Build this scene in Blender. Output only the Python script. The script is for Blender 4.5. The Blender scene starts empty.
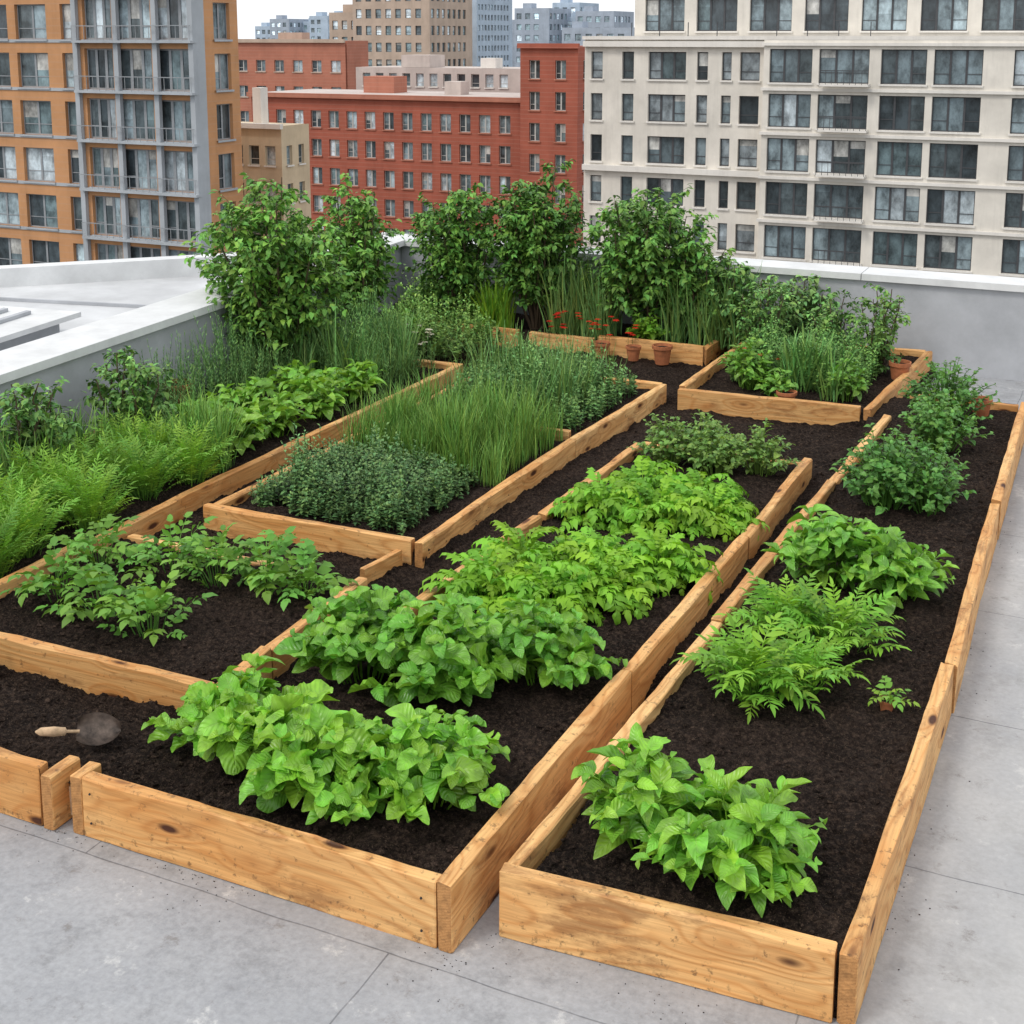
import bpy, math, random
import numpy as np
from mathutils import Vector, noise
random.seed(7); rng=np.random.default_rng(11)
U=random.uniform
scene=bpy.context.scene
def link(o,parent=None):
    scene.collection.objects.link(o)
    if parent: o.parent=parent
    return o
def empty(name):
    o=bpy.data.objects.new(name,None); o.empty_display_size=.1
    return link(o)
# ------------------------------------------------------------------ materials
def newmat(name):
    m=bpy.data.materials.new(name); m.use_nodes=True
    nt=m.node_tree; nt.nodes.clear()
    return m,nt
class NT:
    def __init__(s,nt): s.nt=nt
    def n(s,t,**k):
        nd=s.nt.nodes.new(t)
        for a,v in k.items():
            if a=='ins':
                for i,val in v.items():
                    if isinstance(val,bpy.types.NodeSocket): s.nt.links.new(val,nd.inputs[i])
                    else: nd.inputs[i].default_value=val
            else: setattr(nd,a,v)
        return nd
    def math(s,op,a,b=None,c=None,clamp=False):
        nd=s.n('ShaderNodeMath',operation=op); nd.use_clamp=clamp
        for i,v in enumerate((a,b,c)):
            if v is None: continue
            if isinstance(v,bpy.types.NodeSocket): s.nt.links.new(v,nd.inputs[i])
            else: nd.inputs[i].default_value=v
        return nd.outputs[0]
    def mix(s,f,a,b,mode='MIX'):
        nd=s.n('ShaderNodeMix',data_type='RGBA',blend_type=mode)
        for i,v in ((0,f),(6,a),(7,b)):
            if isinstance(v,bpy.types.NodeSocket): s.nt.links.new(v,nd.inputs[i])
            else: nd.inputs[i].default_value=(v if i==0 else (v[0],v[1],v[2],1))
        return nd.outputs[2]
    def ramp(s,f,stops):
        nd=s.n('ShaderNodeValToRGB'); s.nt.links.new(f,nd.inputs[0])
        el=nd.color_ramp.elements
        while len(el)<len(stops): el.new(.5)
        for e,(p,c) in zip(el,stops):
            e.position=p; e.color=(c,c,c,1) if not isinstance(c,tuple) else (*c,1)
        return nd.outputs[0]
    def noise(s,vec,scale,detail=4,rough=.55,dist=0):
        nd=s.n('ShaderNodeTexNoise',ins={'Scale':scale,'Detail':detail,'Roughness':rough,'Distortion':dist})
        if vec is not None: s.nt.links.new(vec,nd.inputs['Vector'])
        return nd.outputs['Fac']
    def mapping(s,vec,sc=(1,1,1),loc=(0,0,0)):
        nd=s.n('ShaderNodeMapping'); s.nt.links.new(vec,nd.inputs[0])
        nd.inputs['Scale'].default_value=sc
        if isinstance(loc,bpy.types.NodeSocket): s.nt.links.new(loc,nd.inputs['Location'])
        else: nd.inputs['Location'].default_value=loc
        return nd.outputs[0]
    def bump(s,h,st=.3,d=.01):
        nd=s.n('ShaderNodeBump'); s.nt.links.new(h,nd.inputs['Height'])
        nd.inputs['Strength'].default_value=st; nd.inputs['Distance'].default_value=d
        return nd.outputs[0]
    def out(s,col,rough=.6,bump=None,spec=.4,metal=0,sub=None):
        p=s.n('ShaderNodeBsdfPrincipled')
        for k,v in (('Base Color',col),('Roughness',rough),('Specular IOR Level',spec),('Metallic',metal)):
            if isinstance(v,bpy.types.NodeSocket): s.nt.links.new(v,p.inputs[k])
            else: p.inputs[k].default_value=(*v,1) if isinstance(v,tuple) else v
        if bump is not None: s.nt.links.new(bump,p.inputs['Normal'])
        o=s.n('ShaderNodeOutputMaterial'); s.nt.links.new(p.outputs[0],o.inputs[0])
        return p,o

def mat_leaf(name,rough=.45,trans=.28,spec=.35,vein=1.0):
    m,nt=newmat(name); N=NT(nt)
    col=N.n('ShaderNodeAttribute',attribute_name='Col').outputs['Color']
    if vein>0:
        luv=N.n('ShaderNodeAttribute',attribute_name='luv').outputs['Vector']
        sp=N.n('ShaderNodeSeparateXYZ'); nt.links.new(luv,sp.inputs[0])
        u,w=sp.outputs[0],sp.outputs[1]
        aw=N.math('ABSOLUTE',w)
        mid=N.math('SUBTRACT',1.0,N.math('MULTIPLY',aw,12.0),clamp=True)
        sv=N.math('SINE',N.math('MULTIPLY',N.math('SUBTRACT',u,N.math('MULTIPLY',aw,.28)),46.0))
        side=N.math('POWER',N.math('MULTIPLY_ADD',sv,.5,.5),8.0)
        v=N.math('MAXIMUM',mid,N.math('MULTIPLY',side,.3))
        v=N.math('MULTIPLY',v,.30*vein)
        geo=N.n('ShaderNodeNewGeometry')
        ns=N.noise(geo.outputs['Position'],24,1)
        c=N.mix(v,col,(.42,.60,.19))
        dark=N.mix(1.0,c,N.ramp(ns,[(.3,.74),(.7,1.22)]),'MULTIPLY')
        back=N.mix(N.math('MULTIPLY',geo.outputs['Backfacing'],.18),dark,(.25,.38,.12))
        b=N.bump(N.math('ADD',sv,N.math('MULTIPLY',mid,-1.5)),.45,.0025)
    else: back=col; b=None
    p,o=N.out(back,rough,b,spec)
    if trans>0:
        tr=N.n('ShaderNodeBsdfTranslucent'); 
        tc=N.mix(1.0,back,(1.3,1.25,.5),'MULTIPLY'); nt.links.new(tc,tr.inputs[0])
        mx=N.n('ShaderNodeMixShader'); mx.inputs[0].default_value=trans
        nt.links.new(p.outputs[0],mx.inputs[1]); nt.links.new(tr.outputs[0],mx.inputs[2]); nt.links.new(mx.outputs[0],o.inputs[0])
    return m
M_leaf=mat_leaf('leaf_broad',.33,.24,.5); M_fine=mat_leaf('leaf_fine',.5,.2,.3,.0); M_far=mat_leaf('leaf_small',.5,0,.3,0)

def mat_wood():
    m,nt=newmat('pine_board'); N=NT(nt)
    tc=N.n('ShaderNodeTexCoord'); oi=N.n('ShaderNodeObjectInfo')
    off=N.n('ShaderNodeCombineXYZ'); r=N.math('MULTIPLY',oi.outputs['Random'],37.0)
    for i in range(3): nt.links.new(r,off.inputs[i])
    P=N.n('ShaderNodeVectorMath',operation='ADD'); nt.links.new(tc.outputs['Object'],P.inputs[0]); nt.links.new(off.outputs[0],P.inputs[1]); P=P.outputs[0]
    kv=N.mapping(P,(3.2,9,9))
    vor=N.n('ShaderNodeTexVoronoi',feature='F1'); nt.links.new(kv,vor.inputs['Vector']); vor.inputs['Scale'].default_value=1.0
    kd=vor.outputs['Distance']
    vr=N.n('ShaderNodeSeparateColor'); nt.links.new(vor.outputs['Color'],vr.inputs[0])
    sel=N.math('GREATER_THAN',vr.outputs[0],.42)
    knot=N.math('MULTIPLY',N.ramp(kd,[(.10,1.0),(.19,0.0)]),sel)
    halo=N.math('MULTIPLY',N.ramp(kd,[(.1,1.0),(.6,0.0)]),sel)
    sep=N.n('ShaderNodeSeparateXYZ'); nt.links.new(P,sep.inputs[0])
    warp=N.noise(N.mapping(P,(.8,3,3)),1.0,2,.5)
    g=N.math('ADD',N.math('MULTIPLY',N.math('ADD',sep.outputs[2],sep.outputs[1]),75.0),N.math('MULTIPLY',warp,70.0))
    g=N.math('ADD',g,N.math('MULTIPLY',halo,12.0))
    gs=N.math('MULTIPLY_ADD',N.math('SINE',g),.5,.5)
    fine=N.noise(N.mapping(P,(3,90,90)),1.0,3,.6)
    big=N.noise(N.mapping(P,(.9,3,3)),1.0,3,.6)
    base=N.mix(N.ramp(big,[(.3,0.0),(.7,1.0)]),(.66,.33,.11),(.86,.56,.25))
    base=N.mix(1.0,base,N.ramp(oi.outputs['Random'],[(0,(.82,.76,.70)),(.5,(1.0,.97,.93)),(1,(1.06,1.07,1.08))]),'MULTIPLY')
    c=N.mix(N.math('MULTIPLY',N.math('POWER',gs,3.0),.48),base,(.48,.18,.04))
    c=N.mix(1.0,c,N.ramp(fine,[(.3,.80),(.7,1.13)]),'MULTIPLY')
    c=N.mix(N.math('MULTIPLY',halo,.5),c,(.42,.155,.035))
    c=N.mix(knot,c,(.07,.022,.009))
    st=N.noise(N.mapping(P,(1.8,6,6)),1.0,6,.7)
    c=N.mix(N.math('MULTIPLY',N.ramp(st,[(.54,0.0),(.64,1.0)]),.6),c,(.24,.095,.03))
    geo=N.n('ShaderNodeNewGeometry'); gp=N.n('ShaderNodeSeparateXYZ'); nt.links.new(geo.outputs['Position'],gp.inputs[0])
    spk=N.noise(geo.outputs['Position'],30,5,.72)
    nz=N.n('ShaderNodeSeparateXYZ'); nt.links.new(geo.outputs['Normal'],nz.inputs[0])
    low=N.math('SUBTRACT',.12,gp.outputs[2]); low=N.math('MULTIPLY',low,6.0,clamp=True)
    low=N.math('ADD',low,N.math('MULTIPLY',nz.outputs[2],.5,clamp=True))
    dm=N.math('MULTIPLY',N.ramp(N.math('ADD',spk,N.math('MULTIPLY',low,.08)),[(.60,0.0),(.70,1.0)]),.65)
    c=N.mix(dm,c,(.07,.04,.022))
    nn=N.n('ShaderNodeSeparateXYZ'); nt.links.new(tc.outputs['Normal'],nn.inputs[0])
    en=N.math('GREATER_THAN',N.math('ABSOLUTE',nn.outputs[0]),.8)
    ringv=N.n('ShaderNodeVectorMath',operation='LENGTH'); 
    rm=N.mapping(tc.outputs['Object'],(0,1,1),(0,.08,.12)); nt.links.new(rm,ringv.inputs[0])
    ring=N.math('MULTIPLY_ADD',N.math('SINE',N.math('MULTIPLY_ADD',spk,9.0,N.math('MULTIPLY',ringv.outputs['Value'],620.0))),.5,.5)
    ec=N.mix(N.math('MULTIPLY',ring,.4),(.52,.26,.095),(.34,.155,.05))
    ec=N.mix(1.0,ec,N.ramp(spk,[(.35,.65),(.65,1.15)]),'MULTIPLY')
    ec=N.mix(dm,ec,(.07,.04,.02))
    c=N.mix(en,c,ec)
    h=N.math('ADD',N.math('MULTIPLY',gs,.4),N.math('MULTIPLY',fine,1.1)); h=N.math('SUBTRACT',h,knot)
    N.out(c,.6,N.bump(h,.5,.004),.3)
    return m
M_wood=mat_wood()

def mat_soil(name='soil',k=1.0):
    m,nt=newmat(name); N=NT(nt)
    P=N.n('ShaderNodeNewGeometry').outputs['Position']
    a=N.noise(P,2.6,4,.65); b=N.noise(P,46,5,.8); d=N.noise(P,190,1,.7)
    c=N.mix(N.ramp(a,[(.35,0.0),(.65,1.0)]),tuple(k*v for v in (.021,.0145,.012)),tuple(k*v for v in (.050,.034,.027)))
    c=N.mix(N.ramp(b,[(.36,.75),(.5,0.0)]),c,tuple(k*v for v in (.009,.006,.005)))
    c=N.mix(N.ramp(b,[(.50,0.0),(.68,1.0)]),c,tuple(k*v for v in (.125,.085,.062)))
    c=N.mix(N.ramp(d,[(.66,0.0),(.74,.8)]),c,(.25,.18,.125))
    N.out(c,.95,N.bump(b,1.0,.05),.12)
    return m
M_soil=mat_soil(); M_crumb=mat_soil('soil_crumb',1.7)
def mat_plain(name,col,rough=.7,var=.12,scale=6,bumpst=.15,spec=.3,metal=0):
    m,nt=newmat(name); N=NT(nt)
    P=N.n('ShaderNodeNewGeometry').outputs['Position']
    a=N.noise(P,scale,6,.65)
    lo=tuple(c*(1-var*1.6) for c in col); hi=tuple(min(1,c*(1+var)) for c in col)
    c=N.mix(N.ramp(a,[(.3,0.0),(.7,1.0)]),lo,hi)
    N.out(c,rough,N.bump(N.noise(P,scale*14,4,.7),bumpst,.004),spec,metal)
    return m
def mat_roof():
    m,nt=newmat('roof_membrane'); N=NT(nt)
    P=N.n('ShaderNodeNewGeometry').outputs['Position']
    a=N.noise(P,.9,6,.7); b=N.noise(P,3.2,7,.76); e=N.noise(P,40,5,.7)
    c=N.mix(N.ramp(a,[(.3,0.0),(.7,1.0)]),(.30,.31,.33),(.42,.425,.435))
    c=N.mix(N.ramp(b,[(.52,0.0),(.64,.62)]),c,(.225,.228,.235))
    c=N.mix(N.ramp(b,[(.35,.75),(.41,0.0)]),c,(.56,.56,.55))
    c=N.mix(1.0,c,N.ramp(e,[(.3,.80),(.7,1.1)]),'MULTIPLY')
    sx=N.n('ShaderNodeSeparateXYZ'); nt.links.new(P,sx.inputs[0])
    wp=N.math('MULTIPLY_ADD',a,1.2,N.math('ADD',sx.outputs[0],.35),clamp=True)
    c=N.mix(N.math('MULTIPLY',wp,.55),c,(.48,.465,.44))
    sp=N.noise(P,7,6,.8)
    c=N.mix(N.ramp(sp,[(.58,0.0),(.70,.65)]),c,(.16,.14,.125))
    br=N.n('ShaderNodeTexBrick',ins={'Scale':1.0,'Mortar Size':.0035,'Brick Width':2.6,'Row Height':1.22,'Mortar Smooth':.3})
    mp=N.mapping(P,(1,1,1),(.75,.20,0)); wv=N.n('ShaderNodeVectorMath',operation='ADD'); nt.links.new(mp,wv.inputs[0])
    wn=N.n('ShaderNodeTexNoise',ins={'Scale':2.5}); nt.links.new(P,wn.inputs['Vector'])
    ws=N.n('ShaderNodeVectorMath',operation='SCALE'); nt.links.new(wn.outputs['Color'],ws.inputs[0]); ws.inputs['Scale'].default_value=.03
    nt.links.new(ws.outputs[0],wv.inputs[1]); nt.links.new(wv.outputs[0],br.inputs['Vector'])
    c=N.mix(N.math('MULTIPLY',br.outputs['Fac'],N.ramp(b,[(.35,.35),(.6,.75)])),c,(.09,.095,.105))
    h=N.math('SUBTRACT',N.math('ADD',N.math('MULTIPLY',e,.5),b),N.math('MULTIPLY',br.outputs['Fac'],1.5))
    N.out(c,N.ramp(b,[(.3,.4),(.7,.7)]),N.bump(h,.35,.006),.4)
    return m
M_roof=mat_roof()
M_par=mat_plain('parapet_render',(.43,.445,.47),.75,.14,1.6,.3)
M_cap=mat_plain('parapet_cap',(.68,.69,.69),.6,.1,3,.12)
M_white=mat_plain('white_roof',(.58,.59,.60),.6,.16,1.0,.1)
M_terra=mat_plain('terracotta',(.42,.15,.065),.75,.2,18,.3)
M_dark=mat_plain('dark_metal',(.03,.03,.032),.5,.1,10,.1)
M_rust=mat_plain('rusty_steel',(.10,.075,.06),.4,.5,25,.3,.5,.5)
M_splint=mat_plain('splintered_wood',(.60,.42,.26),.85,.25,30,.6)

# ------------------------------------------------------------------ mesh builder
class MB:
    def __init__(s): s.v=[];s.f=[];s.m=[];s.c=[]
    def quad(s,a,b,c,d,m=0,col=(1,1,1)):
        i=len(s.v); s.v+= [a,b,c,d]; s.f.append((i,i+1,i+2,i+3)); s.m.append(m); s.c+= [col]*4
    def box(s,x0,x1,y0,y1,z0,z1,m=0,col=(1,1,1)):
        i=len(s.v)
        s.v+=[(x0,y0,z0),(x1,y0,z0),(x1,y1,z0),(x0,y1,z0),(x0,y0,z1),(x1,y0,z1),(x1,y1,z1),(x0,y1,z1)]
        s.c+=[col]*8
        for f in ((3,2,1,0),(4,5,6,7),(0,1,5,4),(1,2,6,5),(2,3,7,6),(3,0,4,7)):
            s.f.append(tuple(i+k for k in f)); s.m.append(m)
    def build(s,name,mats,parent=None,smooth=False):
        me=bpy.data.meshes.new(name); me.from_pydata([tuple(map(float,v)) for v in s.v],[],s.f)
        for m in mats: me.materials.append(m)
        me.polygons.foreach_set('material_index',s.m)
        at=me.attributes.new('Col','FLOAT_COLOR','POINT')
        at.data.foreach_set('color',np.array([(*c,1) for c in s.c],dtype=np.float32).ravel())
        if smooth: me.polygons.foreach_set('use_smooth',[True]*len(me.polygons))
        me.update()
        return link(bpy.data.objects.new(name,me),parent)

# ------------------------------------------------------------------ boards
import bmesh
def board(p0,p1,z0,z1,th=.05,parent=None,name='board',seg=.12,rough=.003):
    p0=Vector(p0);p1=Vector(p1); L=(p1-p0).length; n=max(2,int(L/seg))
    ch=.005; H=z1-z0; t=th/2
    prof=[(-t,ch),(-t+ch,0),(t-ch,0),(t,ch),(t,H-ch),(t-ch,H),(-t+ch,H),(-t,H-ch)]
    vs=[];fs=[]; sd=U(0,100)
    xs=[0,ch]+[L*k/n for k in range(1,n)]+[L-ch,L]
    for ix,x in enumerate(xs):
        e= ix in (0,len(xs)-1)
        for k,(y,z) in enumerate(prof):
            s=1-(.1 if e else 0)
            nv=noise.noise(Vector((x*1.7+sd,k*.9,3)))*rough*2+noise.noise(Vector((x*9+sd,k*2.1,7)))*rough
            vs.append((x,y*s+nv+noise.noise(Vector((x*.6+sd,0,0)))*.012*min(1,L),(z-H/2)*(1-(.02 if e else 0))+H/2+nv*1.5*(z>H/2)))
    for i in range(len(xs)-1):
        for k in range(8):
            a=i*8+k;b=i*8+(k+1)%8
            fs.append((a,a+8,b+8,b))
    fs.append(tuple(range(8))); e=(len(xs)-1)*8; fs.append(tuple(e+7-k for k in range(8)))
    me=bpy.data.meshes.new(name); me.from_pydata(vs,[],fs); me.materials.append(M_wood)
    bm=bmesh.new(); bm.from_mesh(me); bmesh.ops.recalc_face_normals(bm,faces=bm.faces); bm.to_mesh(me); bm.free()
    o=bpy.data.objects.new(name,me); o.location=(p0.x,p0.y,z0); o.rotation_euler=(U(-.015,.015),0,math.atan2(p1.y-p0.y,p1.x-p0.x))
    return link(o,parent)
def run(pts,z0,z1,th,parent,jit=.007):
    for a,b in zip(pts[:-1],pts[1:]):
        a=Vector(a);b=Vector(b); d=(b-a).normalized()*.004
        n=Vector((-d.y,d.x)).normalized()
        board(a+d+n*U(-jit,jit),b-d+n*U(-jit,jit),z0+U(-.004,.004),z1+U(-.012,.012),th,parent)
T=.055
bA=empty('raised_garden_bed')
board((-1.77,3.70),(-.665,3.765),-.0,.245,T,bA)
run([(-.62,3.745),(-.615,5.9),(-.635,8.2),(-.66,10.6)],0,.245,T,bA)
run([(-1.735,3.735),(-1.68,5.9),(-1.61,8.2),(-1.56,9.9)],0,.235,T,bA)
board((-1.5,10.6),(-.70,10.62),0,.22,T,bA)
bB=empty('raised_garden_bed')
board((-3.445,3.555),(-1.93,3.555),0,.245,T,bB)
board((-3.475,3.525),(-3.475,3.64),0,.24,T,bB)
run([(-1.90,3.522),(-1.875,5.2),(-1.85,7.0),(-1.83,8.56)],0,.245,T,bB)
board((-3.12,5.35),(-3.06,6.9),.0,.215,T,bB)
board((-3.05,6.93),(-3.0,8.5),.0,.215,T,bB)
board((-3.0,8.57),(-1.87,8.57),0,.2,T,bB)
bC=empty('raised_garden_bed')
board((-5.05,4.31),(-3.46,4.33),.02,.245,T,bC)
run([(-3.41,4.30),(-3.44,4.72),(-3.475,5.62)],.02,.245,T,bC,.012)
board((-5.05,5.66),(-3.9,5.64),.02,.20,T,bC)
bD=empty('raised_garden_bed')
board((-4.9,6.15),(-3.5,6.18),.02,.245,T,bD)
run([(-3.455,6.15),(-3.42,8.3),(-3.33,10.0)],.02,.245,T,bD)
run([(-4.87,6.18),(-4.86,8.1),(-4.84,10.0)],.02,.235,T,bD)
board((-4.82,10.0),(-3.36,10.02),.02,.235,T,bD)
board((-3.6,5.80),(-3.55,6.12),.02,.20,.04,bD,'stake')
board((-4.45,8.42),(-3.5,8.44),.02,.25,.04,bD)
bE=empty('raised_garden_bed')
run([(-5.06,3.3),(-5.12,5.4),(-5.14,7.6),(-5.13,9.85)],.02,.25,T,bE)
board((-6.8,9.9),(-5.1,9.88),.02,.24,T,bE)
board((-6.35,5.2),(-6.5,7.6),.02,.27,T,bE)
bF=empty('raised_garden_bed')
board((-6.6,3.53),(-3.64,3.53),0,.245,T,bF)
board((-3.60,3.50),(-3.60,3.66),0,.225,T,bF)
bG=empty('raised_garden_bed')
board((-3.16,9.85),(-1.76,9.93),.02,.26,T,bG)
run([(-1.70,9.9),(-1.56,12.05)],.02,.26,T,bG)
run([(-3.14,9.9),(-3.12,12.0)],.02,.26,T,bG)
board((-3.1,12.05),(-1.6,12.07),.02,.24,T,bG)
bH=empty('planter_box')
board((-6.4,11.25),(-5.2,11.27),.02,.26,T,bH); board((-5.1,11.3),(-4.45,11.3),.02,.24,T,bH); board((-4.4,11.28),(-3.4,11.3),.02,.27,T,bH)
board((-3.4,11.3),(-3.38,12.1),.02,.25,T,bH)
def screws(parent,pts,m):
    mb=MB()
    for (x,y,z) in pts:
        i=len(mb.v); mb.v+=[(x+.005*math.cos(k*.785),y,z+.005*math.sin(k*.785)) for k in range(8)]+[(x+.004*math.cos(k*.785),y-.004,z+.004*math.sin(k*.785)) for k in range(8)]
        mb.c+=[(0,0,0)]*16; mb.f.append(tuple(range(i+8,i+16))); mb.m.append(0)
        for k in range(8): mb.f.append((i+k,i+(k+1)%8,i+8+(k+1)%8,i+8+k)); mb.m.append(0)
    mb.build('screws',[m],parent)
screws(bB,[(-1.98,3.519,.06),(-1.98,3.519,.18),(-3.40,3.519,.07),(-3.40,3.519,.19)],M_dark)

# ------------------------------------------------------------------ soil
def sm(x,a,b):
    t=min(1,max(0,(x-a)/(b-a))); return t*t*(3-2*t)
def rect(x,y,x0,x1,y0,y1,m=.02,ml=None):
    ml=m if ml is None else ml
    return sm(x,x0-ml/2,x0+ml/2)*(1-sm(x,x1-m/2,x1+m/2))*sm(y,y0-m/2,y0+m/2)*(1-sm(y,y1-m/2,y1+m/2))
RE=[(-3.1,-1.87,3.5,8.57,.02,.5),(-5.1,-3.44,4.32,5.65,.02,None),(-4.88,-3.42,6.17,10.0,.02,None),(-7.2,-5.12,3.5,9.9,.02,None),(-3.14,-1.62,9.9,12.05,.02,None),(-7.2,-3.39,11.28,12.4,.02,None),(-1.70,-.60,3.7,10.6,.03,None)]
def soilh(x,y):
    h=.095+.06*(1-sm(y,3.9,4.25))*(x<-1.87)
    for r in RE: h=max(h,.095+.085*rect(x,y,r[0],r[1],r[2],r[3],r[4],r[5]))
    gapl=-1.885; gapr=-1.74+.035*(y-3.7)
    if gapl<x<gapr and y<5.6: h=-.06+.15*sm(y,4.9,5.6)
    if x>=gapl and y<3.712+.059*(x+1.77): h=-.06
    if x>-1.53 and y>10.61: h=-.06
    p=Vector((x,y,0))
    if h>0:
        h+=.030*noise.noise(p*3.1)+.024*noise.noise(p*8)+.018*abs(noise.noise(p*20+Vector((3,1,2))))+.013*noise.noise(p*42)
    return h
def soil_sheet(x0,x1,y0,y1,res,vs,fs):
    nx=int((x1-x0)/res);ny=int((y1-y0)/res); o=len(vs)
    for j in range(ny+1):
        for i in range(nx+1):
            x=x0+(x1-x0)*i/nx;y=y0+(y1-y0)*j/ny
            vs.append((x,y,soilh(x,y)))
    for j in range(ny):
        for i in range(nx):
            a=o+j*(nx+1)+i; fs.append((a,a+1,a+nx+2,a+nx+1))
vs=[];fs=[]
soil_sheet(-7.0,-.63,3.575,6.2,.012,vs,fs)
soil_sheet(-7.2,-.63,6.2,12.25,.025,vs,fs)
me=bpy.data.meshes.new('soil'); me.from_pydata(vs,[],fs); me.materials.append(M_soil)
me.polygons.foreach_set('use_smooth',[True]*len(me.polygons))
link(bpy.data.objects.new('soil',me))
mb=MB(); 
octf=[(0,2,4),(2,1,4),(1,3,4),(3,0,4),(2,0,5),(1,2,5),(3,1,5),(0,3,5)]
def crumb(x,y,z,s):
    i=len(mb.v); mi=0 if random.random()<.6 else 1
    for d in ((1,0,0),(-1,0,0),(0,1,0),(0,-1,0),(0,0,1),(0,0,-1)):
        k=s*U(.6,1.2); mb.v.append((x+d[0]*k+U(-.3,.3)*s,y+d[1]*k+U(-.3,.3)*s,z+d[2]*k*.7)); mb.c.append((1,1,1))
    for f in octf: mb.f.append(tuple(i+q for q in f)); mb.m.append(mi)
for _ in range(30000):
    y=3.6+ (U(0,1)**1.6)*6; x=U(-5,-.68); h=soilh(x,y)
    if h>0: crumb(x,y,h+.002,.003+.014*U(0,1)**3)
for _ in range(220):
    x=random.choice((-3.55,-2.9,-1.83,-1.2))+random.gauss(0,.12); t=U(0,1)**3*.2; y=3.52-t+(.18+.06*(x+1.77))*(x>-1.8)-.01
    crumb(x,y,.001,U(.001,.0035))
for _ in range(90):
    crumb(-.585+U(0,1)**3*.2,random.choice((4.6,6.2,7.9))+random.gauss(0,.3),.001,U(.001,.004))
mb.build('soil_crumbs',[M_soil,M_crumb])

# ------------------------------------------------------------------ foliage
def leaf_t(nu,nw,width,shape=.8,curl=.8,fold=.25,wave=.0,tipp=.75,side=0.,ph=0.):
    us=np.linspace(0,1,nu+1); ws=np.linspace(-1,1,nw+1)
    V=[];L=[]
    x=z=0;yo=0;pu=0
    for u in us:
        du=u-pu;pu=u; th=curl*u-.25*curl
        x+=du*math.cos(th); z-=du*math.sin(th); yo=side*u*u
        pr=width*max(0.02,math.sin(math.pi*min(1,u**shape*.97+.03)))**tipp
        for w in ws:
            V.append((x,yo+w*pr,z+fold*abs(w)**1.5*pr+wave*math.sin(u*11+ph+(1.7 if w>0 else 0))*abs(w)*pr*1.2)); L.append((u,w,0))
    F=[]
    for i in range(nu):
        for j in range(nw):
            a=i*(nw+1)+j; F.append((a,a+nw+1,a+nw+2,a+1))
    return np.array(V),np.array(F),np.array(L)
def frond_t(npair,ll,wd,curl,droop=.5,nu=3,wave=.15,start=.22):
    V=[];F=[];L=[];o=0
    lv,lf,l0=leaf_t(nu,2,wd,.75,droop,.2,wave)
    def rach(u):
        n=12;x=z=0
        for k in range(n):
            t=curl*(u*(k+.5)/n)-.25*curl; x+=u/n*math.cos(t); z-=u/n*math.sin(t)
        return np.array((x,0,z)),curl*u-.25*curl
    for k in range(npair):
        u=start+(1-start)*k/(npair-1); c,th=rach(u)
        s=ll*(math.sin(math.pi*(.22+.66*(k/(npair-1))))**.7)
        for sg in (-1,1):
            a=sg*(1.15-.35*k/npair)+U(-.2,.2)
            sc=s*U(.7,1.2)
            ca,sa=math.cos(a),math.sin(a)
            tw=U(-.6,.6)
            v=lv*sc
            vy=v[:,1]*math.cos(tw)-v[:,2]*math.sin(tw); vz=v[:,1]*math.sin(tw)+v[:,2]*math.cos(tw)
            X=v[:,0]*ca-vy*sa; Y=v[:,0]*sa+vy*ca; Z=vz
            ct,st=math.cos(-th),math.sin(-th)
            V.append(np.stack([X*ct-Z*st*1,Y,X*st+Z*ct],1)+c); F.append(lf+o); L.append(l0); o+=len(lv)
    c,th=rach(1.0)
    v=lv*ll; ct,st=math.cos(-th),math.sin(-th)
    V.append(np.stack([v[:,0]*ct-v[:,2]*st,v[:,1],v[:,0]*st+v[:,2]*ct],1)+c);F.append(lf+o);L.append(l0);o+=len(lv)
    R=[];
    for k in range(7):
        c,_=rach(k/6); w=.012*(1-.6*k/6)
        R+= [c+np.array((0,-w,0)),c+np.array((0,w,0.0))]
    R=np.array(R); V.append(R); F.append(np.array([(o+2*k,o+2*k+2,o+2*k+3,o+2*k+1) for k in range(6)])); L.append(np.tile((0.,.0,0),(14,1)))
    return np.concatenate(V),np.concatenate(F),np.concatenate(L)
def norm(a): return a/np.maximum(1e-9,np.linalg.norm(a,axis=-1,keepdims=True))
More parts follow.
